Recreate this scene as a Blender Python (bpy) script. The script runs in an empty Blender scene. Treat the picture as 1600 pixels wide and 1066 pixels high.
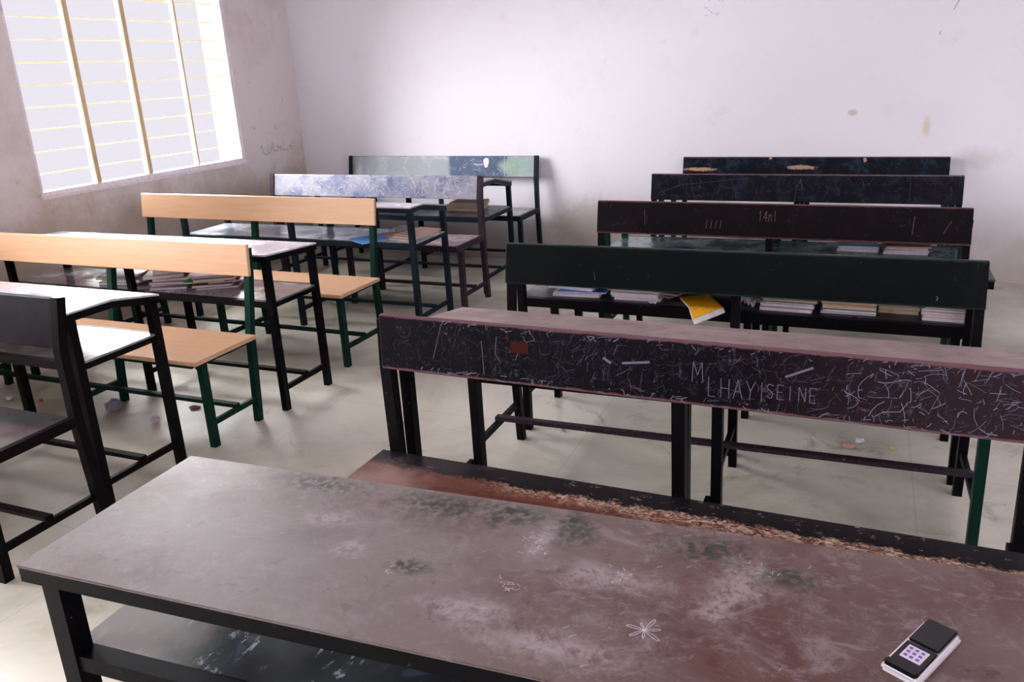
import bpy, bmesh, math, random
from mathutils import Vector, Matrix
S = bpy.context.scene
COL = S.collection
# ------------------------------------------------------------------ camera
def setup_camera():
    yaw, pitch, roll = [math.radians(a) for a in (22.217, -16.905, -2.624)]
    F = Vector((-math.sin(yaw)*math.cos(pitch), math.cos(yaw)*math.cos(pitch), math.sin(pitch)))
    right = Vector((math.cos(yaw), math.sin(yaw), 0)); up = right.cross(F)
    R = right*math.cos(roll) + up*math.sin(roll); U = -right*math.sin(roll) + up*math.cos(roll)
    cd = bpy.data.cameras.new('camera'); co = bpy.data.objects.new('camera', cd); COL.objects.link(co)
    m = Matrix(((R.x, U.x, -F.x, 0), (R.y, U.y, -F.y, 0), (R.z, U.z, -F.z, 1.4986), (0, 0, 0, 1)))
    co.matrix_world = m
    cd.sensor_width = 36; cd.lens = 1267.84/1600*36
    cd.shift_x = (800-847.1)/1600; cd.shift_y = (484.46-533)/1600
    cd.clip_start = .05
    S.camera = co
setup_camera()
# ------------------------------------------------------------------ light
w = bpy.data.worlds.new('hazy_sky'); S.world = w; w.use_nodes = True
bg = w.node_tree.nodes['Background']
bg.inputs[0].default_value = (.86, .83, .92, 1); bg.inputs[1].default_value = 1.0
sd = bpy.data.lights.new('hazy_sun', 'SUN'); so = bpy.data.objects.new('hazy_sun', sd); COL.objects.link(so)
sd.energy = 57; sd.angle = math.radians(100); sd.color = (.97, .97, 1)
so.rotation_euler = Vector((.86, -.10, -.43)).to_track_quat('-Z', 'Y').to_euler()
def area(name, loc, target, sx, sy, e, col):
    d = bpy.data.lights.new(name, 'AREA'); o = bpy.data.objects.new(name, d); COL.objects.link(o)
    d.shape = 'RECTANGLE'; d.size = sx; d.size_y = sy; d.energy = e; d.color = col
    o.location = loc; o.rotation_euler = (Vector(target)-Vector(loc)).to_track_quat('-Z', 'Y').to_euler()
area('front_fill', (.2, -2.3, 1.75), (-.6, 3, 1.5), 5.5, 2.0, 18, (.93, .93, 1))  # added fill lamp behind the camera, brightens surfaces facing the front
area('right_fill', (3.4, 1.6, 1.7), (-1, 3.5, 1.2), 3.0, 2.0, 60, (.93, .93, 1))  # added fill lamp inside the solid right wall, no doorway there
vs = S.view_settings
vs.view_transform = 'Standard'; vs.look = 'None'; vs.gamma = 1; vs.use_curve_mapping = False
vs.exposure = 0.0
# ------------------------------------------------------------------ materials
def lin(c):
    return tuple(((v/255)/12.92 if v/255 <= .04045 else ((v/255+.055)/1.055)**2.4) for v in c)+(1,)
_seed = [0]
class NM:
    """small node-material builder with object coordinates"""
    def __init__(s, name, base, rough=.5, spec=.5, metal=0.):
        s.m = bpy.data.materials.new(name); s.m.use_nodes = True
        s.t = s.m.node_tree; s.b = s.t.nodes['Principled BSDF']
        s.b.inputs['Roughness'].default_value = rough
        s.b.inputs['Specular IOR Level'].default_value = spec
        s.b.inputs['Metallic'].default_value = metal
        _seed[0] += 1
        tc = s.t.nodes.new('ShaderNodeTexCoord'); s.co0 = tc.outputs['Object']
        mp = s.t.nodes.new('ShaderNodeMapping'); s.t.links.new(s.co0, mp.inputs[0])
        rr = random.Random(_seed[0]*7+1)
        mp.inputs['Location'].default_value = [rr.uniform(-9, 9) for _ in range(3)]
        s.co = mp.outputs[0]
        rgb = s.t.nodes.new('ShaderNodeRGB'); rgb.outputs[0].default_value = base; s.c = rgb.outputs[0]
        s.t.links.new(s.c, s.b.inputs['Base Color'])
    def L(s, a, b): s.t.links.new(a, b)
    def noise(s, scale, detail=5, stretch=None, rough=.6, dist=0):
        n = s.t.nodes.new('ShaderNodeTexNoise'); n.inputs['Scale'].default_value = scale
        n.inputs['Detail'].default_value = detail; n.inputs['Roughness'].default_value = rough
        n.inputs['Distortion'].default_value = dist
        src = s.co
        if stretch:
            m = s.t.nodes.new('ShaderNodeMapping'); m.inputs['Scale'].default_value = stretch; s.L(src, m.inputs[0]); src = m.outputs[0]
        s.L(src, n.inputs['Vector']); return n.outputs['Fac']
    def ramp(s, v, a, b, hi=1., lo=0.):
        r = s.t.nodes.new('ShaderNodeMapRange'); r.interpolation_type = 'SMOOTHSTEP'
        r.inputs['From Min'].default_value = a; r.inputs['From Max'].default_value = b
        r.inputs['To Min'].default_value = lo; r.inputs['To Max'].default_value = hi
        s.L(v, r.inputs['Value']); return r.outputs[0]
    def math(s, op, a, b=None):
        n = s.t.nodes.new('ShaderNodeMath'); n.operation = op
        for i, v in enumerate((a, b)):
            if v is None: continue
            if isinstance(v, (int, float)): n.inputs[i].default_value = v
            else: s.L(v, n.inputs[i])
        return n.outputs[0]
    def axis(s, k):
        n = s.t.nodes.new('ShaderNodeSeparateXYZ'); s.L(s.co0, n.inputs[0]); return n.outputs[k]
    def spot(s, c, r, edge=.35, wob=.5, wscale=25):
        """soft-edged stain: ellipse of radii r about c (object space; None = ignore axis)"""
        acc = None
        for k in range(3):
            if c[k] is None: continue
            d = s.math('DIVIDE', s.math('SUBTRACT', s.axis(k), c[k]), r[k]); d = s.math('MULTIPLY', d, d)
            acc = d if acc is None else s.math('ADD', acc, d)
        acc = s.math('SQRT', acc)
        acc = s.math('ADD', acc, s.math('MULTIPLY', s.math('SUBTRACT', s.noise(wscale, 4), .5), wob*2))
        return s.ramp(acc, 1-edge, 1+edge, 0., 1.)
    def mix(s, fac, col, k=1.):
        m = s.t.nodes.new('ShaderNodeMixRGB'); m.inputs[2].default_value = col
        if k != 1.: fac = s.math('MULTIPLY', fac, k)
        s.L(fac, m.inputs[0]); s.L(s.c, m.inputs[1]); s.c = m.outputs[0]
        s.L(s.c, s.b.inputs['Base Color']); return s
    def bump(s, v, k=.2, d=.01):
        n = s.t.nodes.new('ShaderNodeBump'); n.inputs['Strength'].default_value = k; n.inputs['Distance'].default_value = d
        s.L(v, n.inputs['Height']); s.L(n.outputs[0], s.b.inputs['Normal']); return s
    def rough(s, v, lo, hi):
        s.L(s.ramp(v, .3, .7, hi, lo), s.b.inputs['Roughness']); return s

def mat_metal(name, base, chip=(112, 98, 96), amount=.5, rough=.38):
    n = NM(name, lin(base), rough, .06)
    n.mix(n.ramp(n.noise(14, 3), .45, .75), lin((min(base[0]+7, 255), min(base[1]+5, 255), min(base[2]+5, 255))), .7)
    n.mix(n.ramp(n.noise(70, 5), .70-.06*amount, .74), lin(chip), .8)
    n.bump(n.noise(60, 3), .15, .002); return n.m
def mat_board(name, base, scuffs, rough=.42, grain=.0, spec=.5):
    """painted / worn board; scuffs = [(colour, scale, lo, hi, strength, stretch)]"""
    n = NM(name, lin(base), rough, spec)
    for col, sc, lo, hi, k, st in scuffs:
        n.mix(n.ramp(n.noise(sc, 7, st, .68, .6), lo, hi), lin(col), k)
    n.bump(n.noise(90, 4), .12, .002); n.rough(n.noise(6, 4), max(rough-.1, .05), rough+.15)
    return n
def mat_laminate(name):
    n = NM(name, lin((206, 166, 132)), .30)
    n.mix(n.ramp(n.noise(5, 6, (1, 12, 12), .6), .35, .7), lin((197, 155, 120)), .7)
    n.mix(n.ramp(n.noise(30, 6, (1, 18, 18), .6), .5, .7), lin((188, 144, 108)), .3)
    return n.m
def flat(name, c, rough=.6, metal=0., spec=.4):
    n = NM(name, lin(c), rough, spec, metal)
    n.mix(n.ramp(n.noise(40, 4), .4, .7), lin(tuple(int(v*.86) for v in c)), .6); return n.m

# ------------------------------------------------------------------ mesh helpers
class MB:
    def __init__(s): s.bm = bmesh.new()
    def box(s, lo, hi, bev=0.):
        vs = [s.bm.verts.new((x, y, z)) for x in (lo[0], hi[0]) for y in (lo[1], hi[1]) for z in (lo[2], hi[2])]
        fs = [s.bm.faces.new([vs[i] for i in q]) for q in ((0, 1, 3, 2), (4, 6, 7, 5), (0, 4, 5, 1), (2, 3, 7, 6), (0, 2, 6, 4), (1, 5, 7, 3))]
        if bev:
            es = list({e for f in fs for e in f.edges})
            bmesh.ops.bevel(s.bm, geom=es, offset=bev, segments=2, affect='EDGES', clamp_overlap=True)
        return s
    def hexa(s, P, bev=0.):
        """eight corners, order as box"""
        vs = [s.bm.verts.new(p) for p in P]
        fs = [s.bm.faces.new([vs[i] for i in q]) for q in ((0, 1, 3, 2), (4, 6, 7, 5), (0, 4, 5, 1), (2, 3, 7, 6), (0, 2, 6, 4), (1, 5, 7, 3))]
        if bev:
            es = list({e for f in fs for e in f.edges})
            bmesh.ops.bevel(s.bm, geom=es, offset=bev, segments=1, affect='EDGES', clamp_overlap=True)
        return s
    def tube(s, pts, wx, wy, plane='yz'):
        """rectangular tube swept along points in the yz plane (width wx along x)"""
        n = len(pts); rings = []
        P = [Vector(p) for p in pts]
        for i, p in enumerate(P):
            a = P[max(i-1, 0)]; b = P[min(i+1, n-1)]; t = (b-a).normalized()
            side = Vector((1, 0, 0)) if plane == 'yz' else Vector((0, 1, 0))
            nn = t.cross(side).normalized()
            k = 1.
            if 0 < i < n-1:
                t1 = (p-P[i-1]).normalized(); k = 1/max(.5, t1.dot(t))
            rings.append([s.bm.verts.new(p+side*(u*wx/2)+nn*(v*wy/2*k)) for u, v in ((-1, -1), (1, -1), (1, 1), (-1, 1))])
        for i in range(n-1):
            for j in range(4):
                s.bm.faces.new((rings[i][j], rings[i][(j+1) % 4], rings[i+1][(j+1) % 4], rings[i+1][j]))
        s.bm.faces.new(rings[0][::-1]); s.bm.faces.new(rings[-1]); return s
    def profile(s, prof, x0, x1, bev=0.):
        """closed yz profile extruded along x"""
        a = [s.bm.verts.new((x0, y, z)) for y, z in prof]; b = [s.bm.verts.new((x1, y, z)) for y, z in prof]
        n = len(prof)
        fs = [s.bm.faces.new(a), s.bm.faces.new(b[::-1])]
        for i in range(n): fs.append(s.bm.faces.new((a[i], b[i], b[(i+1) % n], a[(i+1) % n])))
        if bev: bmesh.ops.bevel(s.bm, geom=list({e for f in fs for e in f.edges}), offset=bev, segments=2, affect='EDGES', clamp_overlap=True)
        return s
    def quad(s, *p): s.bm.faces.new([s.bm.verts.new(q) for q in p]); return s
    def obj(s, name, mat, parent=None, loc=None, smooth=False):
        bmesh.ops.recalc_face_normals(s.bm, faces=s.bm.faces[:])
        me = bpy.data.meshes.new(name); s.bm.to_mesh(me); s.bm.free()
        for m in (mat if isinstance(mat, (list, tuple)) else [mat]): me.materials.append(m)
        if smooth:
            for p in me.polygons: p.use_smooth = True
        o = bpy.data.objects.new(name, me); COL.objects.link(o)
        if parent: o.parent = parent
        if loc: o.location = loc
        return o
def tag(o, label=None, cat=None, group=None, kind=None):
    for k, v in (('label', label), ('category', cat), ('group', group), ('kind', kind)):
        if v: o[k] = v
    return o
def thing(name, loc, rz=0, **k):
    o = bpy.data.objects.new(name, None); COL.objects.link(o); o.location = loc; o.rotation_euler = (0, 0, rz)
    o.empty_display_size = .1
    return tag(o, **k)

# ------------------------------------------------------------------ the room
XL, YB, XR, YF, ZC = -4.53, 5.835, 3.6, -2.6, 3.1
def m_wall(name, base=(222, 214, 220), dirt=1.):
    n = NM(name, lin(base), .85, .2)
    n.mix(n.ramp(n.noise(1.3, 6, None, .7), .50, .75), lin((200, 188, 188)), .6*dirt)
    n.mix(n.ramp(n.noise(5, 7, None, .75), .58, .78), lin((168, 152, 142)), .55*dirt)
    n.mix(n.ramp(n.noise(38, 3), .73, .77), lin((150, 136, 126)), .5*dirt)
    # splash dirt low on the wall
    z = n.math('ADD', n.axis(2), n.math('MULTIPLY', n.math('SUBTRACT', n.noise(3, 5), .5), .5))
    n.mix(n.ramp(z, .0, .55, 0, 1), lin((176, 164, 152)), .8)
    return n
def m_floor():
    n = NM('cement_floor', lin((202, 196, 182)), .36, .6)
    n.mix(n.ramp(n.noise(1.0, 7, None, .65, .5), .40, .68), lin((158, 152, 134)), .9)
    n.mix(n.ramp(n.noise(3.1, 8, None, .72, 1.), .55, .72), lin((112, 108, 92)), .8)
    n.mix(n.ramp(n.noise(6.5, 7, None, .7), .55, .75), lin((206, 200, 190)), .55)
    n.mix(n.ramp(n.noise(60, 4), .68, .75), lin((120, 112, 100)), .35)
    # scored panel joints of the screed
    for ax, sp, off in ((0, 1.25, .32), (1, 1.25, .13)):
        v = n.math('FRACT', n.math('ADD', n.math('DIVIDE', n.axis(ax), sp), off+20))
        d = n.math('ABSOLUTE', n.math('SUBTRACT', v, .5))
        n.mix(n.ramp(d, .0008, .0025, 0, 1), lin((130, 122, 108)), .35)
    n.rough(n.noise(2.5, 6), .3, .55); n.bump(n.noise(25, 6), .12, .004)
    return n.m
def struct(o, kind='structure'): o['kind'] = kind; return o
struct(MB().box((XL-.3, YF-.3, -.15), (XR+.3, YB+.25, 0)).obj('floor', m_floor()))
struct(MB().box((XL-.3, YF-.3, ZC), (XR+.3, YB+.25, ZC+.15)).obj('ceiling', m_wall('ceiling_plaster', (226, 222, 230), .3).m))
mb_ = m_wall('back_wall_plaster', (226, 223, 229), .35)
n = mb_
# stains, pencil marks and a painted bench shadow on the back wall
n.mix(n.spot((.33, None, 1.00), (.022, 1, .06), .5, .5), lin((210, 186, 156)), .6)
n.mix(n.spot((-.12, None, 1.10), (.03, 1, .02), .3, .3), lin((176, 140, 110)), .5)
n.mix(n.spot((.62, None, .80), (.12, 1, .05), .9, .6), lin((170, 158, 146)), .4)
n.mix(n.spot((-1.95, None, .27), (.30, 1, .20), .5, .6), lin((170, 160, 146)), .6)  # shadow beside the far left bench, painted into the plaster colour
struct(MB().box((XL-.3, YB, 0), (XR+.3, YB+.25, ZC)).obj('wall_back', n.m))
struct(MB().box((XR, YF, 0), (XR+.25, YB, ZC)).obj('wall_right', m_wall('right_wall_plaster').m))
# front wall behind the camera: an open veranda side with piers
mf = m_wall('front_wall_plaster').m
f_ = MB()
f_.box((XL, YF-.2, 0), (XR, YF, .85)); f_.box((XL, YF-.2, 2.6), (XR, YF, ZC))
for x in (XL, -1.9, .9, 3.3): f_.box((x, YF-.2, .85), (x+.3, YF, 2.6))
struct(f_.obj('wall_front', mf))
# left wall with three window openings
WIN = [(-2.0, -.25), (.7, 2.45), (3.362, 5.108)]
WZ0, WZ1 = .862, 2.32
lw = MB()
lw.box((XL-.25, YF, 0), (XL, YB, WZ0)); lw.box((XL-.25, YF, WZ1), (XL, YB, ZC))
ys = [YF]+[v for p in WIN for v in p]+[YB]
for i in range(0, len(ys), 2): lw.box((XL-.25, ys[i], WZ0), (XL, ys[i+1], WZ1))
nl = m_wall('left_wall_plaster', (222, 214, 212), 1.3)
zz_ = nl.math('ADD', nl.axis(2), nl.math('MULTIPLY', nl.math('SUBTRACT', nl.noise(2.2, 7, None, .75), .5), 1.6))
nl.mix(nl.ramp(zz_, .45, 1.1, 0, 1), lin((176, 160, 140)), .75)
nl.mix(nl.ramp(nl.noise(7, 8, None, .8), .60, .70), lin((140, 124, 110)), .5)
struct(lw.obj('wall_left', nl.m))
m_sillm = flat('sill_cement', (214, 206, 200), .8)
m_cream = mat_metal('cream_window_paint', (208, 184, 146), (170, 140, 96), .6, .5)
m_offw = flat('off_white_frame_paint', (236, 228, 232), .6)
m_rod = mat_metal('ochre_rod_paint', (196, 170, 126), (170, 136, 90), .6, .5)
def m_glass():
    m = bpy.data.materials.new('thin_window_glass'); m.use_nodes = True; t = m.node_tree
    for x in list(t.nodes): t.nodes.remove(x)
    o = t.nodes.new('ShaderNodeOutputMaterial'); mx = t.nodes.new('ShaderNodeMixShader')
    a = t.nodes.new('ShaderNodeBsdfTransparent'); g = t.nodes.new('ShaderNodeBsdfGlossy')
    a.inputs[0].default_value = (.99, .99, .99, 1); g.inputs['Roughness'].default_value = .08
    fr = t.nodes.new('ShaderNodeFresnel'); fr.inputs[0].default_value = 1.12
    t.links.new(fr.outputs[0], mx.inputs[0]); t.links.new(a.outputs[0], mx.inputs[1]); t.links.new(g.outputs[0], mx.inputs[2])
    t.links.new(mx.outputs[0], o.inputs[0]); return m
mg = m_glass()
for wi, (y0, y1) in enumerate(WIN):
    wn = thing('window_%d' % (wi+1), (XL, y0, WZ0)); struct(wn)
    W, Hh = y1-y0, WZ1-WZ0
    MB().box((-.25, -.005, -.012), (.008, W+.005, .010), .002).obj('window_sill', m_offw, wn)
    fr = MB(); t_ = .022
    fr.box((-.05, 0, .01), (-.01, t_, Hh)); fr.box((-.05, W-t_, .01), (-.01, W, Hh))
    fr.box((-.05, t_, .01), (-.01, W-t_, .01+t_)); fr.box((-.05, t_, Hh-t_), (-.01, W-t_, Hh))
    fr.obj('window_frame', m_offw, wn)
    cuts = [.42, .835, 1.28]
    for c, hw in zip(cuts, (.017, .017, .007)):
        MB().box((-.055, c-hw, .03), (-.012, c+hw, Hh-t_), .003).obj('mullion', m_cream, wn)
    ed = [t_]+cuts+[W-t_]
    for a, b in zip(ed[:-1], ed[1:]):
        MB().box((-.034, a+.004, .034), (-.030, b-.004, Hh-t_-.002)).obj('window_pane', mg, wn)
    nz = int(Hh/.1285)
    for k in range(1, nz+1):
        z = .001+.1285*k
        if z > Hh-.04: break
        MB().box((-.078, .0, z-.0035), (-.071, W, z+.0035)).obj('grille_bar', m_rod, wn)
    for a in (1.585, W-.055):
        MB().box((-.082, a-.003, .01), (-.075, a+.003, Hh)).obj('grille_upright', m_rod, wn)
# pencil marks on the walls
m_pencil = flat('pencil_mark', (120, 116, 140), .9); m_bluepen = flat('blue_pen_mark', (120, 140, 200), .9)
def ribbon(mb, pts, w_, nrm):
    P = [Vector(p) for p in pts]; N = Vector(nrm)
    for a, b in zip(P[:-1], P[1:]):
        d = (b-a)
        if d.length < 1e-6: continue
        sd_ = d.cross(N).normalized()*w_/2
        mb.quad(a-sd_, b-sd_, b+sd_, a+sd_)
# ------------------------------------------------------------------ furniture builders
def make_desk(label, group, X0, W, Y0, rz=0., ztop=.76, D=.43, d1=.17, drop=.045, zs=.56, shh=.03, top=None, shelf=None, metal=None,
              sec=.03, legx=None, rail_z=.17, leg_in=.018, topth=.007, splay=0., smat=None, fx=0.):
    t = thing('school_desk', (X0, Y0, 0), rz, label=label, cat='desk', group=group)
    zf = ztop-drop
    if d1 <= 0: d1 = D*.5; zm = (ztop+zf)/2
    else: zm = ztop
    h = topth
    MB().profile([(0, ztop), (d1, zm), (D, zf), (D, zf-h), (d1, zm-h), (0, ztop-h)], 0, W, .0015).obj('tabletop', top, t)
    fr = MB(); k = .026; e = .002
    fr.box((e, e, ztop-h-k), (W-e, .028, ztop-h-.0003))
    fr.box((e, D-.03, zf-h-k), (W-e, D-e, zf-h-.0003))
    for xa in (e, W-.03): fr.profile([(.028, ztop-h-.0006), (d1, zm-h-.0006), (D-.03, zf-h-.0006+drop*.06), (D-.03, zf-h-k), (d1, zm-h-k), (.028, ztop-h-k)], xa, xa+.028)
    fr.obj('tabletop_frame', metal, t)
    xs = legx or [leg_in+sec/2, W/2, W-leg_in-sec/2]
    yn, yf = .005+sec/2+leg_in*.6, D-.012-sec/2
    for x in xs:
        MB().tube([(x, yn+splay*.0, 0), (x, yn, ztop-h-k)], sec, sec).obj('leg', metal, t)
        MB().tube([(x+fx, yf+splay, 0), (x+fx, yf-.005, zf-h-k+.004)], sec, sec).obj('leg', metal, t)
        MB().box((x-.009, yn+sec/2, rail_z-.012), (x+.009, yf-sec/2+splay, rail_z+.012), .001).obj('side_rail', metal, t)
    ym = (yn+yf)/2
    MB().box((xs[0]-.010, ym-.015, rail_z+.0122), (xs[-1]+.010, ym+.015, rail_z+.029), .002).obj('stretcher', smat or metal, t)
    xa, xb = xs[0]-sec/2+.004, xs[-1]+sec/2-.004
    ya, yb = yn+sec/2+.0, yf-sec/2-.004
    if shelf is False: return t
    MB().box((xa, ya, zs-.008), (xb, yb, zs), .001).obj('shelf', shelf or top, t)
    fr = MB()
    fr.box((xs[0]+sec/2, yn-sec/2+.004, zs-shh), (xs[-1]-sec/2, yn+sec/2, zs-.0005)); fr.box((xs[0]+sec/2, yb, zs-shh), (xs[-1]-sec/2, yb+.02, zs-.0005))
    for x in (xs[0], xs[-1]): fr.box((x-.012, ya, zs-shh), (x+.012, yb, zs-.0085))
    fr.obj('shelf_frame', metal, t)
    t['zs'] = zs
    return t
def make_bench(label, group, X0, W, b, rz=0., hB=.83, hBb=.685, zS=.42, back=None, seat=None, metal=None, framed=False, ends=False,
               sec=.03, leg_in=.0, tilt=.03, pb=.40, rail_z=.17, seatth=.02, bt=.018, over=.0, D=.36, smat=None, mid=0., fmats=None, fy=.012):
    """b = y of the upper front edge of the backrest; the origin sits .40 nearer"""
    t = thing('school_bench', (X0, b-.40, 0), rz, label=label, cat='bench', group=group)
    xs = [leg_in+sec/2, W/2+mid, W-leg_in-sec/2]
    yt, yb_ = .40, .40-tilt
    # backrest board
    x0, x1 = (sec, W-sec) if ends else (0, W)
    MB().hexa([(x, y, z) for x in (x0, x1) for y, z in ((yb_, hBb), (yt, hB), (yb_+bt, hBb), (yt+bt, hB))], .003).obj('backrest', back, t)
    off = (bt/2 if ends else bt+sec/2+.0005)
    sl = (yt-yb_)/(hB-hBb)
    for i, x in enumerate(xs):
        if ends and i == 1: pts = [(x, pb, 0), (x, D+sec/2+.0, zS), (x, yb_+bt/2, hBb-.001)]
        else:
            ztp = hB+(.002 if ends else -.022)
            pts = [(x, pb, 0), (x, D+sec/2+.001, zS+.0), (x, yb_+off, hBb), (x, yt+off-sl*(hB-ztp), ztp)]
        MB().tube(pts, sec, sec if not ends else sec+.0).obj('rear_leg', metal, t)
        yfr = fy+sec/2
        MB().tube([(x, yfr, 0), (x, yfr, zS-seatth-.0005 if not framed else zS-.036)], sec, sec).obj('front_leg', (fmats or [metal]*3)[i], t)
        ya = yfr+sec/2; ye = pb-(pb-(D+sec/2))*rail_z/zS-sec/2
        MB().box((x-.009, ya, rail_z-.012), (x+.009, ye, rail_z+.012), .001).obj('side_rail', metal, t)
    ym = .5*(fy+sec+D)
    MB().box((xs[0]-.010, ym-.015, rail_z+.0122), (xs[-1]+.010, ym+.015, rail_z+.029), .002).obj('stretcher', smat or metal, t)
    if framed:
        MB().box((.02, .02, zS-.010), (W-.02, D-.004, zS+.001), .001).obj('seat', seat, t)
        fr = MB(); k = .034
        fr.box((0, 0, zS-k-.002), (W, .0195, zS)); fr.box((sec, D-.018, zS-k-.002), (W-sec, D, zS-.011))
        fr.box((0, .0195, zS-k-.002), (.0195, D, zS)); fr.box((W-.0195, .0195, zS-k-.002), (W, D, zS))
        fr.obj('seat_frame', metal, t)
    else:
        MB().box((-over, -.005, zS-seatth), (W+over, D, zS), .003).obj('seat', seat, t)
        fr = MB()
        fr.box((sec, .02, zS-seatth-.022), (W-sec, .035, zS-seatth-.0005)); fr.box((sec, D-.03, zS-seatth-.022), (W-sec, D-.01, zS-seatth-.0005))
        for x in xs: fr.box((x-.012, .012+sec, zS-seatth-.022), (x+.012, D, zS-seatth-.0005))
        fr.obj('seat_frame', metal, t)
    t['bk'] = [yb_, hBb, yt, hB, x0, x1]
    return t
def board_pt(t, x, u, lift=.0007):
    yb_, zb, yt, zt, x0, x1 = t['bk']
    sl = Vector((0, yt-yb_, zt-zb)); n_ = Vector((0, -(zt-zb), yt-yb_)).normalized()
    return Vector((x, yb_, zb))+sl*u+n_*lift
def strokes(t, lines, mat, width=.002, name='scratches', lift=.0007):
    mb = MB(); yb_, zb, yt, zt, x0, x1 = t['bk']
    nrm = Vector((0, -(zt-zb), yt-yb_)).normalized()
    for ln in lines: 
        wd = width*ln[1] if isinstance(ln[1], float) else width
        pts = ln[0] if isinstance(ln[1], float) else ln
        ribbon(mb, [board_pt(t, x, u, lift) for x, u in pts], wd, nrm)
    o = mb.obj(name, mat, t); o['kind'] = 'stuff'; return o
def random_strokes(rnd, W, n, x0=.02, x1=None, umin=.04, umax=.96, ln=.05, vert=False):
    out = []
    x1 = x1 or W-.02
    for _ in range(n):
        x = rnd.uniform(x0, x1); u = rnd.uniform(umin, umax); a = rnd.choice((rnd.gauss(.15, .35), rnd.gauss(1.3, .4), rnd.uniform(-1.5, 1.5))) if not vert else rnd.gauss(1.5, .25)
        l = rnd.uniform(.2, 1)**1.5*ln; pts = []
        k = rnd.randint(2, 4); c = rnd.gauss(0, .18)
        for i in range(k+1):
            pts.append((min(max(x, x0), x1), min(max(u, umin), umax))); x += l/k*math.cos(a); u += l/k*math.sin(a)/.15; a += c
        out.append((pts, rnd.uniform(.5, 1.5)))
    return out
GL = {'M': [[(0, 0), (.1, 1), (.5, .35), (.9, 1), (1, 0)]], 'L': [[(0, 1), (0, 0), (.8, 0)]], 'H': [[(0, 0), (0, 1)], [(0, .5), (.9, .5)], [(.9, 0), (.9, 1)]],
      'A': [[(0, 0), (.5, 1), (1, 0)], [(.2, .4), (.8, .4)]], 'Y': [[(0, 1), (.5, .5), (1, 1)], [(.5, .5), (.4, 0)]], 'I': [[(.3, 0), (.3, 1)]],
      'X': [[(0, 0), (1, 1)], [(0, 1), (1, 0)]], 'N': [[(0, 0), (0, 1), (.9, 0), (.9, 1)]], 'S': [[(1, .9), (.3, 1), (0, .75), (.9, .35), (.7, 0), (0, .1)]],
      'K': [[(0, 0), (0, 1)], [(.9, 1), (0, .5), (.9, 0)]], '1': [[(.1, .75), (.5, 1), (.4, 0)]], '4': [[(.6, 0), (.7, 1), (0, .35), (1, .4)]],
      'n': [[(0, 0), (.1, .7)], [(.1, .5), (.6, .7), (.7, 0)]], 'E': [[(.9, 1), (0, 1), (0, 0), (.9, 0)], [(0, .5), (.7, .5)]],
      'O': [[(.5, 0), (0, .3), (0, .7), (.5, 1), (1, .7), (1, .3), (.5, 0)]], 'R': [[(0, 0), (0, 1), (.8, .9), (.8, .6), (0, .5), (.9, 0)]]}
def letters(txt, x, u, w_, hu, gap=1.35, drift=0.):
    out = []
    for i, ch in enumerate(txt):
        for st in GL.get(ch, []): out.append(([(x+i*w_*gap+a*w_, u+b_*hu+i*drift) for a, b_ in st], 1.2))
    return out

# ------------------------------------------------------------------ furniture materials
BLK, GRN, BRN = (8, 7, 11), (24, 48, 44), (46, 28, 30)
met_black = mat_metal('black_angle_iron', BLK, (96, 78, 76), .7)
met_black2 = mat_metal('black_angle_iron_rusty', (14, 10, 12), (92, 68, 64), .9)
met_green = mat_metal('dark_green_angle_iron', (14, 44, 36), (60, 84, 78), .6)
met_teal = mat_metal('teal_black_angle_iron', (24, 36, 44), (90, 110, 120), .6)
met_brown = mat_metal('brown_black_angle_iron', (52, 42, 50), (150, 142, 156), 1.6)
WHITE_ = (196, 190, 206)
lam = mat_laminate('orange_laminate'); lam2 = mat_laminate('orange_laminate_seat')
# near desk top: brown paint under dust and painted sheen, green-black stains, chalk
n = NM('near_desk_top', lin((80, 48, 44)), .36, .26)
n.mix(n.ramp(n.noise(4, 7, None, .7, .5), .42, .66), lin((108, 90, 84)), .7)
n.mix(n.math('MULTIPLY', n.ramp(n.noise(2.2, 7, None, .65), .40, .58), n.ramp(n.axis(0), .5, 1.15, .25, 1)), lin((116, 108, 104)), .8)  # grey fades rightward: window reflection at left painted into the dust
n.mix(n.ramp(n.noise(9, 9, (1, 1.4, 1), .8, 1.), .52, .66), lin((140, 130, 132)), .5)
n.mix(n.ramp(n.noise(16, 6, None, .7), .58, .68), lin((66, 36, 36)), .55)
n.mix(n.spot((.36, .12, None), (.42, .28, 1), .8, .5, 6), lin((120, 110, 112)), .5)
for c, r in (((.60, .345), (.07, .03)), ((.72, .355), (.06, .022)), ((.84, .335), (.03, .03)), ((1.06, .335), (.05, .025)), ((1.18, .30), (.05, .02)), ((.33, .365), (.07, .02)), ((.62, .17), (.028, .012))):
    n.mix(n.math('MULTIPLY', n.spot((c[0], c[1], None), (r[0]*1.2, r[1]*1.3, 1), .7, 1.2, 26), n.ramp(n.noise(70, 6), .42, .54)), lin((38, 48, 40)), .9)
for c, r in (((.80, .29), (.015, .04)), ((.92, .225), (.07, .022)), ((1.12, .27), (.035, .05)), ((1.09, .195), (.028, .03)), ((.50, .19), (.03, .018)), ((.88, .06), (.09, .025)), ((.42, .26), (.045, .02)), ((.75, .10), (.06, .02))):
    n.mix(n.math('MULTIPLY', n.spot((c[0], c[1], None), (r[0], r[1], 1), .8, 1.3, 28), n.ramp(n.noise(60, 8, None, .8), .38, .56)), lin((168, 156, 160)), .5)
n.mix(n.ramp(n.noise(45, 8, (1, .6, 1), .8, 2.), .66, .72), lin((180, 170, 178)), .5)
n.mix(n.ramp(n.noise(28, 10, (1, 1.3, 1), .85, 1.), .50, .66), lin((136, 126, 130)), .55)
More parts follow.
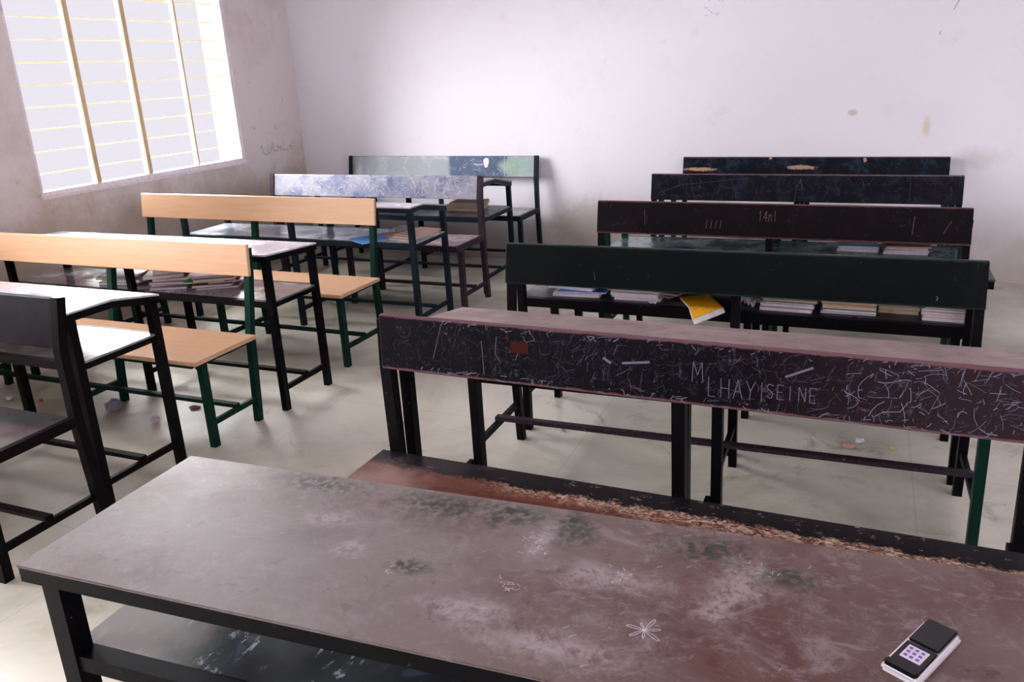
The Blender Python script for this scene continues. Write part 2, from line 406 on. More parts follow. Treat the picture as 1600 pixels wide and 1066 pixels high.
n.mix(n.ramp(n.noise(19, 9, None, .8, .5), .56, .68), lin((60, 44, 44)), .5)
n.bump(n.noise(60, 6), .15, .002); n.rough(n.noise(5, 5), .28, .5)
mat_r1top = n.m
n = mat_board('near_shelf', (20, 26, 32), [((44, 62, 78), 9, .50, .60, .9, (1.4, 1, 1)), ((28, 58, 50), 6, .55, .64, .7, None), ((150, 156, 170), 11, .595, .64, .9, (2.2, 1, 1)), ((12, 14, 18), 5, .5, .65, .9, None)], .42, spec=.12)
n.mix(n.spot((.10, .2, None), (.13, .4, 1), .5, .6, 9), lin((140, 132, 130)), .85)
mat_r1shelf = n.m
def black_board(name, base=(26, 20, 30), edge=(120, 84, 84), wear=.5, blue=0.):
    n = mat_board(name, base, [((base[0]+10, base[1]+6, base[2]+8), 7, .4, .65, .8, None)], .45, spec=.07)
    n.mix(n.ramp(n.noise(30, 10, (1, 1, .6), .88, 2.5), .615-.06*wear, .67-.05*wear), lin((104, 100, 116)), .6*min(1, wear+.3))
    n.mix(n.ramp(n.noise(8, 8, (1, 1, 2), .75, 1.), .66-.05*wear, .71-.04*wear), lin(edge), .7*min(1, wear+.2))
    if blue: n.mix(n.ramp(n.noise(12, 8, None, .75), .48, .62), lin((52, 66, 84)), blue)
    return n
def edge_wear(n, zt, zb=None, col=(108, 74, 80), k=.8):
    e = n.math('ADD', n.axis(2), n.math('MULTIPLY', n.math('SUBTRACT', n.noise(30, 5), .5), .010))
    n.mix(n.ramp(e, zt-.007, zt-.002), lin(col), k)
    if zb: n.mix(n.ramp(e, zb+.003, zb+.007, 0, 1), lin(col), k)
    return n
m_scr = flat('chalky_scratch', (100, 98, 116), .7); m_scr_dim = flat('faint_scratch', (44, 40, 54), .7); m_scr_blue = flat('bluish_scratch', (60, 72, 94), .7)
m_scr_brown = flat('bare_wood_chip', (104, 76, 68), .8); m_scr_w = flat('whitish_scratch', (186, 182, 198), .7)
m_red = flat('red_brown_patch', (58, 18, 14), .8, 0, .1)
# ------------------------------------------------------------------ right column
WR = 1.655
GD, GB = 'desks in two columns', 'benches in two columns'
# row 1
d = make_desk('dusty brown desk top in the foreground, nearest desk', GD, -1.238, WR+.02, .732, .040, ztop=.76, D=.395, d1=.2, drop=0, zs=.58, top=mat_r1top, shelf=mat_r1shelf, metal=met_black, sec=.036, leg_in=.022, topth=.005)
R1D = d
bk = black_board('near_bench_back_paint', (9, 7, 12), (112, 76, 76), .9); bk.mix(bk.ramp(bk.axis(0), .9, 1.6), lin((70, 48, 54)), .35); edge_wear(bk, .848, .692)
st = NM('near_bench_seat', lin((96, 54, 44)), .24, .22)
st.mix(st.ramp(st.noise(8, 7, (1, 3, 1), .7), .45, .62), lin((74, 42, 38)), .8)
yy = st.math('ADD', st.axis(1), st.math('MULTIPLY', st.math('SUBTRACT', st.noise(14, 9, (1, 1, 1), .8), .5), .12))
st.mix(st.ramp(yy, .3, .31), lin((196, 176, 160)), .0)
band = st.math('MULTIPLY', st.ramp(yy, .325, .34), st.ramp(st.noise(26, 8, (1, 2, 1), .8), .36, .42)); pale = st.math('MULTIPLY', st.ramp(yy, .27, .325), st.ramp(st.noise(34, 10, (1, 1.8, 1), .85, 1.5), .47, .55))
pale = st.math('MULTIPLY', pale, st.ramp(st.axis(0), .25, .6))
st.mix(pale, lin((196, 172, 152)), .85); st.mix(band, lin((24, 22, 26)), 1.)
st.mix(st.spot((.06, .2, None), (.12, .14, 1), .5, .5, 14), lin((150, 126, 120)), .55)
b1 = make_bench('scratched black bench with red-brown edges, nearest bench in the right column', GB, -1.252, WR, 1.836, -.019, hB=.848, hBb=.690, zS=.42, back=bk.m, seat=st.m, metal=met_black, sec=.034, pb=.435, D=.414, over=.045, mid=.02, tilt=.010, leg_in=-.020)
rnd = random.Random(5)
strokes(b1, random_strokes(rnd, WR, 300, ln=.05, x0=.05), m_scr_dim, .0009)
strokes(b1, random_strokes(rnd, WR, 110, ln=.045, x0=.4), m_scr_blue, .0007)
strokes(b1, random_strokes(rnd, WR, 60, ln=.04, x0=.6), m_scr, .0007)
strokes(b1, random_strokes(rnd, WR, 70, ln=.035, x0=.10, umax=.12, umin=.02)+random_strokes(rnd, WR, 60, ln=.03, x0=.2, umin=.88, umax=.985), m_scr, .002)
strokes(b1, random_strokes(rnd, WR, 150, ln=.05, x0=1.22), flat('bright_scratch', (130, 136, 158), .7), .0008)
strokes(b1, letters('M', .885, .38, .026, .32)+letters('LHAYI', .925, .18, .021, .30, 1.4, .0)+letters('SEINE', 1.06, .25, .016, .22, 1.5), m_scr, .0014, 'carved_letters')
strokes(b1, [([(.20, .93), (.185, .6), (.17, .3)], 1.), ([(.32, .7), (.325, .1)], 1.2), ([(.365, .8), (.36, .5), (.375, .35)], 1.), ([(.40, .55), (.43, .6), (.42, .45)], 1.), ([(.71, .56), (.78, .62)], 4.5), ([(.66, .62), (.68, .54)], 5.),
             ([(1.10, .60), (1.14, .72), (1.16, .78)], 4.), ([(.435, .88), (.46, .95), (.475, .8), (.45, .75), (.44, .85)], 1.)], m_scr, .0013, 'deep_scratches', .0009)
MB().hexa([board_pt(b1, x, u, l_) for x in (.405, .455) for u, l_ in ((.55, .0002), (.74, .0002), (.55, .0010), (.74, .0010))]).obj('bare_paint_patch', m_red, b1)
# row 2
tp = mat_board('second_desk_top', (118, 96, 96), [((140, 122, 120), 4, .4, .65, .8, None), ((96, 78, 78), 10, .5, .65, .5, None)], .5).m
make_desk('mauve-brown desk top showing just behind the scratched black bench back', GD, -1.245, 1.69, 1.902, -.012, D=.425, d1=.19, drop=.035, zs=.555, top=tp, shelf=False, metal=met_black, sec=.032, leg_in=.002, smat=met_brown, fx=.022)
bk = mat_board('smooth_green_black_back', (6, 9, 12), [((9, 14, 14), 5, .4, .7, .7, None)], .36, spec=.07); edge_wear(bk, .838, .684, (38, 52, 48), .7)
b2 = make_bench('plain glossy green-black bench back above the row of book piles', GB, -1.281, WR+.01, 2.808, .014, hB=.838, hBb=.684, zS=.452, back=bk.m, seat=mat_board('second_seat', (60, 44, 42), [((34, 28, 30), 6, .45, .6, .8, None)], .35).m, metal=met_black, tilt=.03, sec=.03, pb=.415, smat=met_brown, mid=.05, fmats=[met_black, met_brown, met_green])
strokes(b2, random_strokes(rnd, WR, 26, ln=.02), m_scr_dim, .0014)
strokes(b2, [([(.365, .2), (.36, .4)], 1.), ([(1.52, .14), (1.525, .2), (1.52, .24)], 2.)], m_scr, .0016, 'deep_scratches')
# row 3
tp = mat_board('third_desk_top', (60, 44, 42), [((34, 28, 30), 5, .4, .6, .8, None), ((120, 110, 110), 12, .58, .68, .5, None)], .4).m
R3D = make_desk('black desk with book piles along its shelf, behind the glossy green-black bench', GD, -1.294, 1.704, 2.902, 0, legx=[.015, .872, 1.645], D=.41, d1=.15, drop=.055, zs=.59, shh=.036, top=tp, shelf=mat_board('third_shelf', (34, 30, 34), [((90, 90, 96), 6, .5, .7, .6, None)], .35).m, metal=met_black, sec=.03, leg_in=.0)
bk = black_board('third_back_paint', (13, 8, 12), (90, 60, 58), .2); edge_wear(bk, .836, .682, (90, 56, 56), .8)
b3 = make_bench('black-brown bench with 14n scratched mid-back, third in the right column', GB, -1.236, WR+.005, 3.813, -.005, hB=.836, hBb=.68, back=bk.m, seat=mat_board('third_seat', (50, 38, 38), [((30, 26, 28), 6, .45, .6, .8, None)], .35).m, metal=met_black2, pb=.40)
strokes(b3, random_strokes(rnd, WR, 60, ln=.025), m_scr_dim, .0016)
strokes(b3, letters('14nI', .78, .50, .018, .30, 1.25)+[([(.245, .3), (.24, .75)], 1.), ([(1.43, .25), (1.435, .75)], 1.3), ([(1.55, .3), (1.58, .65)], 1.)]+[([(.54+.022*i, .25), (.545+.022*i, .5)], 1.) for i in range(4)], m_scr_brown, .0020, 'scratched_marks')
# row 4
tp4 = mat_board('fourth_desk_top', (40, 50, 56), [((20, 26, 30), 5, .4, .6, .9, None)], .3).m
R4D = make_desk('dark desk with bluish shelf, behind the bench back scratched 14n', GD, -1.27, WR+.06, 3.93, 0, D=.40, d1=.15, drop=.055, zs=.56, top=tp4, shelf=mat_board('fourth_shelf', (92, 112, 116), [((30, 36, 42), 4, .40, .6, .8, None), ((70, 110, 104), 9, .5, .7, .5, None)], .2).m, metal=met_green, sec=.03)
bk = black_board('fourth_back_paint', (12, 11, 18), (110, 76, 78), .5, .22); edge_wear(bk, .832, None, (110, 78, 84), .8)
b4 = make_bench('black bench with long thin scratches, second from the back wall at right', GB, -1.209, WR+.035, 4.809, .006, hB=.832, hBb=.68, back=bk.m, seat=tp4, metal=met_black2)
strokes(b4, random_strokes(rnd, WR, 150, ln=.05), m_scr_dim, .002)
strokes(b4, [([(.05, .3), (.2, .6), (.55, .85)], .9), ([(.24, .9), (.25, .4), (.27, 0.05)], .8), ([(.47, .85), (.50, .4), (.51, .02)], .8), ([(.865, .85), (.84, .5), (.835, .02)], 1.2), ([(.86, .85), (.875, .45)], 2.), ([(1.43, .95), (1.432, .1)], .7)], m_scr_blue, .0016, 'long_scratches')
# row 5
make_desk('dark desk hidden behind the black bench back with long thin scratches', GD, -1.22, WR+.04, 4.93, 0, D=.40, d1=.15, drop=.055, zs=.56, top=tp4, metal=met_green, sec=.03)
bk = black_board('fifth_back_paint', (13, 17, 24), (150, 116, 104), .4, .4); edge_wear(bk, .818, None, (96, 70, 76), .8)
for c, r in (((.12, None, .735), (.10, 1, .012)), ((.80, None, .75), (.09, 1, .013)), ((1.2, None, .80), (.01, 1, .012)), ((.6, None, .812), (.012, 1, .01))): bk.mix(bk.spot(c, r, .3, .8, 50), lin((180, 142, 120)), .9)
b5 = make_bench('black bench back with bare tan chips, against the back wall on the right', GB, -1.223, WR+.05, 5.772, 0, hB=.818, hBb=.672, back=bk.m, seat=tp4, metal=met_black2, pb=.395)
strokes(b5, random_strokes(rnd, WR, 70, ln=.035), m_scr_dim, .0022)
# ------------------------------------------------------------------ left column
WL = 1.70
bk = mat_board('first_left_back', (18, 14, 22), [((32, 27, 37), 5, .45, .65, .8, None), ((90, 80, 82), 9, .66, .74, .4, None)], .45, spec=.06)
st = mat_board('first_left_seat', (72, 52, 54), [((40, 32, 36), 5, .4, .6, .8, None), ((160, 140, 140), 9, .55, .66, .7, None)], .35)
st.mix(st.ramp(st.axis(1), .25, .27), lin((40, 44, 48)), .8)
make_bench('black framed bench with dull black back, cut by the left edge of the picture', GB, -2.443-WL, WL, 1.790, 0, hB=.828, hBb=.66, back=bk.m, seat=st.m, metal=met_black2, framed=True, ends=True, rail_z=.105, sec=.032, pb=.40)
tpw = mat_board('left_top_painted_sheen', (186, 181, 192), [((160, 152, 158), 3, .4, .75, .5, None)], .17, spec=.8).m  # pale base colour stands in for the window's reflection on these tops
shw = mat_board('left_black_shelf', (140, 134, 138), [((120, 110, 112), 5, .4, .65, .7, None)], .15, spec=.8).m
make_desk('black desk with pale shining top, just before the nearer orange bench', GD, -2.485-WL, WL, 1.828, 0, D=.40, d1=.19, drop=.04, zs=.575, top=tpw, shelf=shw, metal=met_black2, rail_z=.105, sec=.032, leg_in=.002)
make_bench('orange laminate bench with green legs, nearer of the two', GB, -2.475-WL, WL, 2.715, 0, hB=.805, hBb=.665, zS=.41, back=lam, seat=lam2, metal=met_green, pb=.345, leg_in=.014, fy=.058, rail_z=.105, tilt=.012, over=.02, seatth=.018)
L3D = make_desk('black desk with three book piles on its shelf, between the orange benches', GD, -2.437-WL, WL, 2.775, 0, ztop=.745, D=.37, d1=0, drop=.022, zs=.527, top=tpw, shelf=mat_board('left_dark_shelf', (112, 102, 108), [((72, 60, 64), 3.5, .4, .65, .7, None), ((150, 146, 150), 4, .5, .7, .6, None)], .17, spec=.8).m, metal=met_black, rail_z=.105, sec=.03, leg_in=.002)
make_bench('orange laminate bench with green legs, farther of the two', GB, -2.472-WL, WL, 3.737, -.012, hB=.838, hBb=.695, zS=.41, back=lam, seat=lam2, metal=met_green, pb=.40, leg_in=.018, fy=.033, rail_z=.105, tilt=.02, over=.015, seatth=.018)
L4D = make_desk('dark teal steel desk with blue magazine on its shelf, behind the farther orange bench', GD, -2.36-WL, WL, 3.90, 0, D=.43, d1=.15, drop=.055, zs=.55, top=tpw, shelf=mat_board('left_blue_shelf_painted_sheen', (164, 172, 186), [((134, 140, 152), 4, .4, .7, .6, None)], .17, spec=.8).m, metal=met_teal, rail_z=.105, sec=.03, leg_in=.002)  # shelf colour raised pale to paint in its white gloss reflection
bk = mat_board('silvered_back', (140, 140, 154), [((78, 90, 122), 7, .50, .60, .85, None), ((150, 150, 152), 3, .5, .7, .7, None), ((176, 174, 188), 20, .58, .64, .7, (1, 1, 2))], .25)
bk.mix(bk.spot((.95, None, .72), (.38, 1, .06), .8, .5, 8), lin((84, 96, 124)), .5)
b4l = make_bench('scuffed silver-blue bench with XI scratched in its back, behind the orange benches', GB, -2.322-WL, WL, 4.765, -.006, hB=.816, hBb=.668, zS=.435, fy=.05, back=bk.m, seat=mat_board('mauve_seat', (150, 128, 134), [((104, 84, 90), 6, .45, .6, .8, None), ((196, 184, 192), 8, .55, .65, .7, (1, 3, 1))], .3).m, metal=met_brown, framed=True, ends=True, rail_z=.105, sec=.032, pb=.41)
strokes(b4l, random_strokes(rnd, WL, 260, ln=.05), m_scr_w, .0028)
strokes(b4l, letters('XI', .80, .35, .05, .45, 1.1)+letters('YRIAS', 1.18, .2, .05, .6, 1.6), m_scr_w, .003, 'scratched_letters')
L5D = make_desk('dark desk with a brown book pile on its shelf, nearest the back wall at left', GD, -2.372-WL, WL, 4.832, 0, D=.515, d1=.235, drop=.06, zs=.525, shh=.034, top=mat_board('grey_worn_top', (120, 112, 116), [((84, 76, 84), 6, .45, .6, .8, None)], .35).m, metal=met_teal, rail_z=.105, sec=.03, leg_in=.002)
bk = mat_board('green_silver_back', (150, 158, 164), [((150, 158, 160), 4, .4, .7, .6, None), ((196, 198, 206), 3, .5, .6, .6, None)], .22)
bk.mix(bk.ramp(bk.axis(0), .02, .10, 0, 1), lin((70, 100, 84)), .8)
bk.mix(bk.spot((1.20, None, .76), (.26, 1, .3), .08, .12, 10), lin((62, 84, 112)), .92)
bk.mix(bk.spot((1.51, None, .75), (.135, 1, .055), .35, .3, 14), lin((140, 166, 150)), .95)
edge_wear(bk, .826, .668, (84, 84, 92), .5)
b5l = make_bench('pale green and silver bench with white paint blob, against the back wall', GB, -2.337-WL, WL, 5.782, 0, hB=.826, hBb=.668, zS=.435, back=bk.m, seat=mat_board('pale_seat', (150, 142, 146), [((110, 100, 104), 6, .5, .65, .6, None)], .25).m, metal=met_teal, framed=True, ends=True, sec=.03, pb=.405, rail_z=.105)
strokes(b5l, random_strokes(rnd, WL, 60, ln=.05, x0=1.0), m_scr_w, .0028)
strokes(b5l, [([(1.16, .62), (1.19, .58), (1.24, .60)], 1.4), ([(1.42, .98), (1.425, .05)], .6), ([(1.45, .98), (1.455, .05)], .6)], m_scr_w, .008, 'paint_streaks')
mb = MB(); cpt = [board_pt(b5l, 1.265+.023*math.cos(a)*(1+.15*math.sin(3*a)), .68+.26*math.sin(a)*(1+.1*math.cos(2*a)), .0012) for a in [i*math.pi/10 for i in range(20)]]
mb.bm.faces.new([mb.bm.verts.new(p) for p in cpt]); mb.obj('paint_blob', flat('white_paint_blob', (226, 222, 232), .5), b5l)
# ------------------------------------------------------------------ books and papers
PAGE = [flat('page_edges_%s' % k, c, .85) for k, c in (('white', (214, 204, 214)), ('cream', (196, 180, 160)), ('grey', (188, 178, 184)))]
_cov = {}
def cover(c):
    if c not in _cov: _cov[c] = NM('book_cover', lin(c), .45).m
    return _cov[c]
def make_book(x, y, z, wd, dp, th, rz, col, label, group, pg=0, name='notebook', sag=0.):
    t = thing(name, (x, y, z), rz, label=label, cat='book', group=group)
    c = .0011
    a, b = wd/2, dp/2
    m = MB()
    m.box((-a, -b, 0), (a, b, c)); m.box((-a, -b, th-c), (a, b, th)); m.box((-a, b-.0015, c), (a, b, th-c))
    m.obj('cover', cover(col), t)
    m = MB(); m.box((-a+.002, -b+.002, c), (a-.002, b-.0015, th-c)); m.obj('pages', PAGE[pg], t)
    return t
COLS = {'blue': (40, 110, 196), 'pale blue': (130, 160, 196), 'dark': (44, 38, 44), 'cream': (190, 176, 156), 'pink': (206, 170, 180), 'white': (214, 208, 218), 'brown': (128, 92, 74),
        'dark blue': (34, 56, 96), 'orange': (214, 110, 56), 'green': (40, 130, 84), 'red': (196, 52, 38), 'grey': (150, 142, 148), 'tan': (196, 150, 116), 'mauve': (140, 112, 124), 'yellow-green': (150, 160, 84), 'khaki': (160, 146, 116), 'light brown': (170, 124, 96)}
ORD = ['bottom', 'second from bottom', 'third from bottom', 'fourth from bottom', 'fifth from bottom', 'sixth from bottom', 'seventh from bottom']
def pile(cx, cy, z, wd, dp, items, where, group, seed, rz=0., jit=.012, name='notebook'):
    r = random.Random(seed); zz = z+.0006; N = len(items)
    for i, it in enumerate(items):
        col, th, pg = it[:3]; ex = it[3] if len(it) > 3 else (0, 0, 0)
        pos = 'topmost' if i == N-1 else ORD[i]
        make_book(cx+r.uniform(-jit, jit)+ex[0], cy+r.uniform(-jit, jit)+ex[1], zz, wd*r.uniform(.93, 1.), dp*r.uniform(.94, 1), th, rz+r.uniform(-.05, .05)+ex[2], COLS[col],
                  '%s notebook, %s %s' % (col, pos, where), group, pg, name)
        zz += th+.0004
    return zz
g3 = 'notebooks in piles on the shelf under the green-black bench back'
z3 = .59
pile(-1.058, 3.035, z3, .20, .16, [('white', .010, 0), ('pink', .008, 0), ('blue', .006, 0, (.01, 0, .05)), ('white', .010, 0, (-.03, .03, -.12)), ('grey', .008, 0, (-.05, .03, .1))], 'in the leftmost pile of the right shelf', g3, 1, .05)
pile(-0.819, 3.035, z3, .20, .16, [('white', .012, 0), ('pink', .010, 0), ('white', .010, 0), ('pink', .008, 0), ('cream', .010, 1), ('cream', .006, 1)], 'in the second pile from the left on the right shelf', g3, 2, -.02, .009)
pile(-.70, 3.10, z3, .11, .14, [('dark', .010, 1), ('dark', .012, 1, (.01, 0, .3))], 'in the low dark pair left of the yellow book', g3, 3, -.5, .006)
pile(-0.239, 3.035, z3, .195, .16, [('pink', .012, 0), ('cream', .014, 0), ('dark', .007, 0), ('cream', .008, 1), ('dark', .006, 1), ('brown', .006, 1)], 'in the pile right of the middle post, right column', g3, 4, 0, .009)
pile(-0.034, 3.045, z3, .19, .16, [('white', .008, 0), ('dark blue', .010, 0), ('khaki', .014, 1), ('orange', .005, 1), ('cream', .012, 1)], 'in the blue-based pile between two cream piles', g3, 5, -.03, .008)
pile(0.132, 3.075, z3, .14, .14, [('khaki', .014, 1), ('khaki', .014, 1), ('cream', .012, 1)], 'in the small khaki pile second from the right end', g3, 6, 0, .008)
pile(0.302, 3.035, z3, .185, .16, [('white', .011, 0), ('orange', .010, 0), ('pink', .010, 0), ('white', .009, 0), ('brown', .008, 1)], 'in the rightmost pile of the right shelf', g3, 7, -.03, .006)
def sheet(mb, pts_fn, nu, nv, th):
    g = [[mb.bm.verts.new(pts_fn(i/nu, j/nv)) for j in range(nv+1)] for i in range(nu+1)]
    h = [[mb.bm.verts.new(Vector(pts_fn(i/nu, j/nv))-Vector((0, 0, th))) for j in range(nv+1)] for i in range(nu+1)]
    F = mb.bm.faces.new
    for i in range(nu):
        for j in range(nv):
            F((g[i][j], g[i+1][j], g[i+1][j+1], g[i][j+1])); F((h[i][j], h[i][j+1], h[i+1][j+1], h[i+1][j]))
    for i in range(nu): F((g[i][0], h[i][0], h[i+1][0], g[i+1][0])); F((g[i][nv], g[i+1][nv], h[i+1][nv], h[i][nv]))
    for j in range(nv): F((g[0][j], g[0][j+1], h[0][j+1], h[0][j])); F((g[nu][j], h[nu][j], h[nu][j+1], g[nu][j+1]))
# yellow book hanging over the shelf edge
yb = thing('yellow_notebook', (-.572, 2.902, z3), 0, label='yellow-covered notebook with white pages hanging over the shelf edge', cat='book')
def droop(cx, cy, a, W_, L_, z0, ucut=(0, 1), vcut=(0, 1)):
    ca, sa = math.cos(a), math.sin(a)
    def fn(u, v):
        u = ucut[0]+(ucut[1]-ucut[0])*u; v = vcut[0]+(vcut[1]-vcut[0])*v
        lx, ly = (u)*W_, (v)*L_
        x = cx+lx*ca-ly*sa; y = cy+lx*sa+ly*ca
        over_ = max(0., .0-y)
        return (x, y*(1-.35*min(1, over_/.1))if y < 0 else y, z0-.8*over_)
    return fn
mb = MB(); sheet(mb, droop(.012, -.062, math.radians(27), .118, .20, .010), 12, 12, .004); mb.obj('pages', PAGE[0], yb)
mb = MB(); sheet(mb, droop(.012, -.062, math.radians(27), .118, .20, .0125, (.02, 1), (.09, 1)), 12, 12, .0015); mb.obj('cover', cover((236, 168, 24)), yb)
# crumpled white papers
def crumple(name, loc, sx, sy, sz, mat, label, cat, seed, group=None, n_=7, th=.001):
    r = random.Random(seed); t = MB()
    hh = [[r.uniform(0, 1) for _ in range(n_+1)] for _ in range(n_+1)]
    def fn(u, v):
        i, j = int(u*n_+.5), int(v*n_+.5)
        return (sx*(u-.5)+r.uniform(-1, 1)*sx*.0, sy*(v-.5), th+.0006+sz*hh[i][j])
    sheet(t, fn, n_, n_, th); o = t.obj(name, mat); o.location = loc; o.rotation_euler = (0, 0, r.uniform(0, 3)); return tag(o, label, cat, group)
crumple('loose_paper', (-.375, 3.02, z3), .075, .06, .03, PAGE[0], 'curled white papers right of the middle post on the right shelf', 'paper', 3)
crumple('loose_paper', (-.742, 2.965, z3), .045, .04, .008, PAGE[0], 'white folded paper left of the yellow notebook', 'paper', 4)
# shelf of the fourth right desk
g4 = 'notebooks on the bluish shelf of the right column'
pile(-.02, 4.18, .56, .19, .16, [('grey', .016, 0), ('pale blue', .014, 0)], 'in the low grey pair on the bluish shelf', g4, 11, 0, .006)
pile(.19, 4.16, .56, .20, .16, [('white', .012, 0), ('pink', .010, 0), ('cream', .010, 0), ('brown', .008, 1)], 'in the pile at the right of the bluish shelf', g4, 12, .06, .008)
# left column shelves
gl3 = 'notebooks on the desk shelf between the orange benches'
z = .527
pile(-3.46, 2.94, z, .22, .19, [('dark', .016, 2), ('pink', .014, 0), ('yellow-green', .012, 1), ('green', .005, 0), ('white', .010, 0)], 'in the leftmost pile behind the nearer orange bench back', gl3, 21, .22, .016)
pile(-3.17, 2.95, z, .19, .19, [('mauve', .012, 2), ('grey', .012, 2, (.01, 0, .15)), ('mauve', .012, 2, (0, 0, -.1)), ('grey', .014, 2), ('cream', .016, 0, (-.02, 0, .1)), ('white', .018, 0, (-.015, .01, .15))], 'in the middle pile behind the nearer orange bench back', gl3, 22, .45, .018)
pile(-2.93, 2.98, z, .20, .19, [('mauve', .012, 2), ('brown', .012, 2), ('red', .009, 2, (.05, .05, .1)), ('green', .007, 0, (-.03, -.01, 0)), ('brown', .014, 1), ('light brown', .010, 2), ('mauve', .008, 2)], 'in the right pile behind the nearer orange bench back', gl3, 23, .5, .016)
gl4 = 'papers on the shelf of the teal steel desk'
z = .55
def mag(x, y, zz, wd, dp, th, rz, col, label, pg=0): return make_book(x, y, zz, wd, dp, th, rz, col, label, gl4, pg, 'magazine')
mag(-2.68, 4.01, z+.0006, .20, .26, .005, -.55, (70, 140, 210), 'blue magazine sticking out at the left of the paper heap')
mag(-2.62, 4.10, z+.0066, .09, .12, .006, .5, (168, 110, 70), 'small brown booklet lying on the blue magazine')
mag(-2.47, 4.10, z+.0006, .17, .26, .012, -.25, (190, 160, 150), 'thick buff booklet at the bottom of the paper heap', 1)
mag(-2.46, 4.11, z+.0132, .16, .25, .008, -.12, (206, 186, 184), 'greyish booklet in the middle of the paper heap', 0)
mag(-2.455, 4.12, z+.0218, .16, .24, .007, -.2, (226, 186, 156), 'peach-coloured booklet on top of the paper heap', 1)
crumple('loose_paper', (-2.62, 4.22, z+.014), .15, .12, .02, PAGE[2], 'greyish loose papers behind the brown booklet on the teal desk', 'paper', 9)
gl5 = 'brown books on the shelf before the far left bench'
pile(-2.63, 5.15, .525, .25, .18, [('light brown', .020, 1), ('light brown', .014, 1), ('brown', .014, 1), ('tan', .012, 1)], 'in the brown pile on the far left desk shelf', gl5, 31, .05, .010, 'book')
# ------------------------------------------------------------------ phone on the nearest desk
m_sil = NM('silver_plastic', lin((214, 206, 212)), .25, .6, .3).m; m_blk = NM('black_gloss_plastic', lin((16, 14, 18)), .18).m
m_key = flat('pale_keypad', (206, 190, 206), .4); m_keyp = flat('purple_key_print', (96, 84, 150), .5)
ph = thing('mobile_phone', (.104, .958, .7603), math.radians(-28), label='black and silver mobile phone lying on the near desk at bottom right', cat='phone')
def pb_(name, lo, hi, mat, bev=.003, par=None): 
    return MB().box(lo, hi, bev).obj(name, mat, par or ph)
pb_('body', (-.024, -.060, 0), (.024, .060, .012), m_sil, .004)
pb_('screen', (-.0195, .002, .0121), (.0195, .059, .0165), m_blk, .002)
pb_('lower_panel', (-.0195, -.046, .0121), (.0195, .0015, .0140), m_blk, .001)
kp = pb_('keypad', (-.013, -.034, .0141), (.013, -.006, .0150), m_key, .0006)
for i in range(3):
    for j in range(3): MB().box((-.010+.0075*i, -.030+.008*j, .0151), (-.006+.0075*i, -.026+.008*j, .0156)).obj('key', m_keyp, kp)
pb_('bottom_cap', (-.0215, -.0615, .0121), (.0215, -.0465, .0185), m_blk, .003)
# chalk scribbles on the nearest desk, children of it
mch = flat('white_chalk', (206, 196, 204), .9)
def desk_pt(x, y): return Vector((x, y, .7606))
def scrib(name, lines, wd):
    mb = MB()
    for ln in lines: ribbon(mb, [desk_pt(*p) for p in ln], wd, (0, 0, 1))
    o = mb.obj(name, mch, R1D); o['kind'] = 'stuff'; return o
fl = []
for k in range(7):
    a = k*2*math.pi/7+.3; q = []
    for i in range(9):
        s_ = i/8; r_ = .022*math.sin(math.pi*s_)*(1+.3*math.sin(k*2.3)); off = (s_-.5)*.5
        q.append((1.005+r_*math.cos(a+off), .125+r_*math.sin(a+off)))
    fl.append(q)
scrib('chalk_flower', fl, .0009)
r = random.Random(8); ls = []
for cx, cy, sp, n_ in ((.79, .29, .012, 22), (.80, .26, .010, 14), (.79, .165, .009, 16), (.95, .24, .012, 12), (1.14, .30, .02, 8), (.60, .15, .006, 5)):
    for _ in range(n_):
        x, y = cx+r.gauss(0, sp), cy+r.gauss(0, sp*.8); a = r.uniform(0, 3.1); l = r.uniform(.003, .012); c = r.uniform(-.7, .7); q = []
        for i in range(4): q.append((x, min(y, .39))); x += l/3*math.cos(a); y += l/3*math.sin(a); a += c
        ls.append(q)
for _ in range(22):
    x, y = r.uniform(.3, 1.3), r.uniform(.03, .37); a = r.gauss(.5, .4); l = r.uniform(.003, .014)
    ls.append([(x, y), (x+l*math.cos(a), min(.385, y+l*math.sin(a)))])
scrib('chalk_scratches', ls, .0006)
# ------------------------------------------------------------------ litter on the floor
def ball(name, loc, r_, mat, label, cat, seed, sq=(1, 1, .7)):
    rr = random.Random(seed); bm = bmesh.new(); bmesh.ops.create_icosphere(bm, subdivisions=2, radius=r_)
    for v in bm.verts: v.co *= rr.uniform(.72, 1.12); v.co = Vector((v.co.x*sq[0], v.co.y*sq[1], v.co.z*sq[2]))
    mz = min(v.co.z for v in bm.verts)
    for v in bm.verts: v.co.z -= mz-.0008
    m = MB(); m.bm.free(); m.bm = bm; o = m.obj(name, mat); o.location = loc; return tag(o, label, cat)
m_lil = flat('lilac_paper', (150, 142, 170), .8); m_pinkp = flat('pink_scrap', (206, 150, 140), .8); m_leaf = flat('dry_brown', (110, 82, 54), .8); m_yel = flat('yellowish_scrap', (196, 176, 110), .8)
ball('crumpled_paper', (-3.27, 2.55, 0), .042, m_lil, 'crumpled lilac-grey paper ball on the floor under the nearer orange bench', 'paper', 1)
ball('crumpled_paper', (-2.955, 2.50, 0), .022, PAGE[0], 'small whitish paper ball beside the black desk leg on the left floor', 'paper', 2)
ball('crumpled_paper', (-3.92, 2.50, 0), .02, PAGE[0], 'tiny white paper ball on the floor near the left picture edge', 'paper', 3)
ball('crumpled_paper', (.042, 3.16, 0), .018, PAGE[0], 'small white paper ball on the right floor beside the pink scrap', 'paper', 4)
ball('paper_scrap', (.0, 3.11, 0), .02, m_pinkp, 'small pink scrap on the right floor', 'scrap', 5, (1.2, 1, .4))
ball('paper_scrap', (.16, 3.14, 0), .012, m_yel, 'tiny yellowish scrap on the right floor', 'scrap', 6, (1, 1, .6))
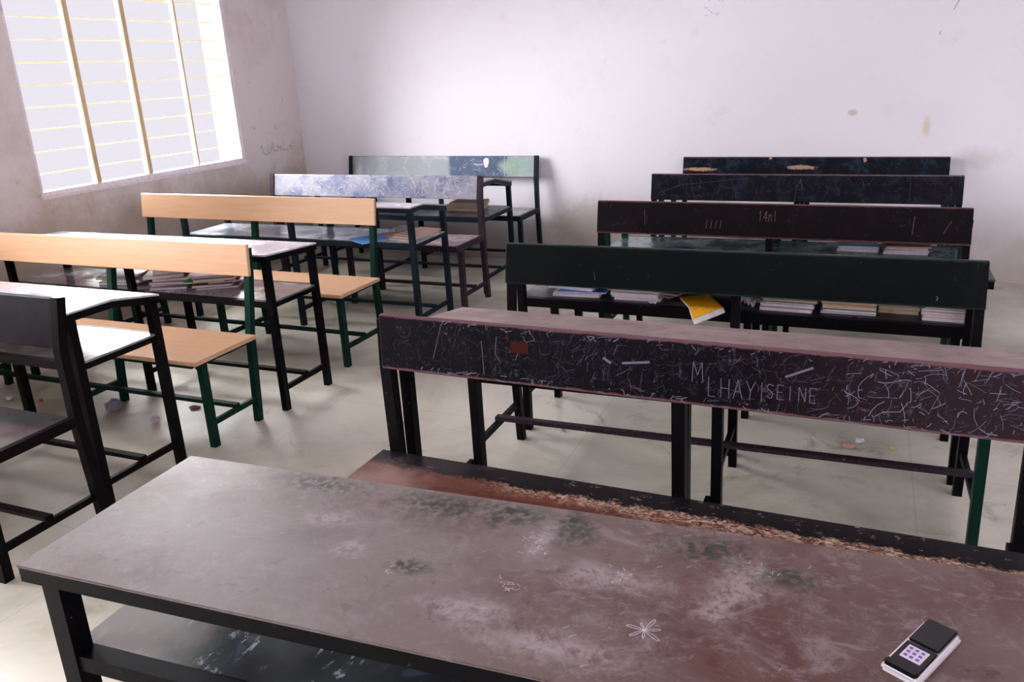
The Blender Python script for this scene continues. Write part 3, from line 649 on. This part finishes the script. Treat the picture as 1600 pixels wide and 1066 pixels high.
ball('paper_scrap', (-1.13, 2.94, 0), .012, m_pinkp, 'tiny pink scrap behind the brown stretcher of the second right bench', 'scrap', 7)
ball('dry_leaf', (-3.34, 2.46, 0), .03, m_leaf, 'dry brown leaf lying left of the crumpled lilac paper', 'leaf', 8, (1.3, .5, .3))
ball('dry_leaf', (-3.24, 2.36, 0), .018, m_leaf, 'smaller dry leaf below the crumpled lilac paper', 'leaf', 9, (1.4, .6, .3))
ball('dry_leaf', (-2.90, 2.68, 0), .028, m_leaf, 'dark dry leaf under the stretcher by the orange bench', 'leaf', 10, (1.2, .7, .25))
ball('twig', (-2.525, 2.245, 0), .03, m_leaf, 'short brown twig on the floor by the black desk leg', 'twig', 11, (.3, 1.3, .12))
ball('red_scrap', (-3.74, 2.53, 0), .012, flat('red_scrap', (190, 50, 60), .7), 'tiny red scrap beside a black leg at far left', 'scrap', 12)
crumple('paper_sheet', (-3.36, 4.60, 0), .26, .18, .012, PAGE[0], 'white paper sheet on the floor behind the farther orange bench', 'paper', 21)
crumple('paper_sheet', (-3.29, 4.40, 0), .12, .10, .02, PAGE[0], 'small crumpled white sheet on the floor under the teal desk', 'paper', 22)
for x, y, l_ in ((-1.268, 2.845, 'left'), (-.44, 2.85, 'middle')): pass
# pencil and pen marks on the walls (belong to the wall)
WBK = bpy.data.objects['wall_back']; WLF = bpy.data.objects['wall_left']
def wall_marks(name, lines, wd, mat, wall, fn, nrm):
    mb = MB()
    for ln in lines: ribbon(mb, [fn(*p) for p in ln], wd, nrm)
    o = mb.obj(name, mat, wall); o['kind'] = 'stuff'
fb = lambda x, z: (x, YB-.0008, z)
wall_marks('pencil_marks', [[(.42, 1.70), (.46, 1.78), (.52, 1.84), (.535, 1.85), (.56, 1.83)], [(.36, 1.58), (.355, 1.56)]], .004, m_pencil, WBK, fb, (0, -1, 0))
r = random.Random(3); ls = []
for _ in range(14):
    x, z_ = r.uniform(-1.15, -.98), r.uniform(1.75, 2.0); ls.append([(x, z_), (x+r.uniform(-.03, .03), z_+r.uniform(-.04, .04))])
wall_marks('pen_marks', ls, .003, m_bluepen, WBK, fb, (0, -1, 0))
fl_ = lambda y, z: (XL+.0008, y, z); ls = []
for k in range(9):
    y = 5.28+.045*k; ls.append([(y, .92+r.uniform(-.02, .02)), (y+r.uniform(-.03, .04), .92+r.uniform(-.06, .06)), (y+.04, .90)])
wall_marks('pencil_marks', ls, .004, m_pencil, WLF, fl_, (1, 0, 0))
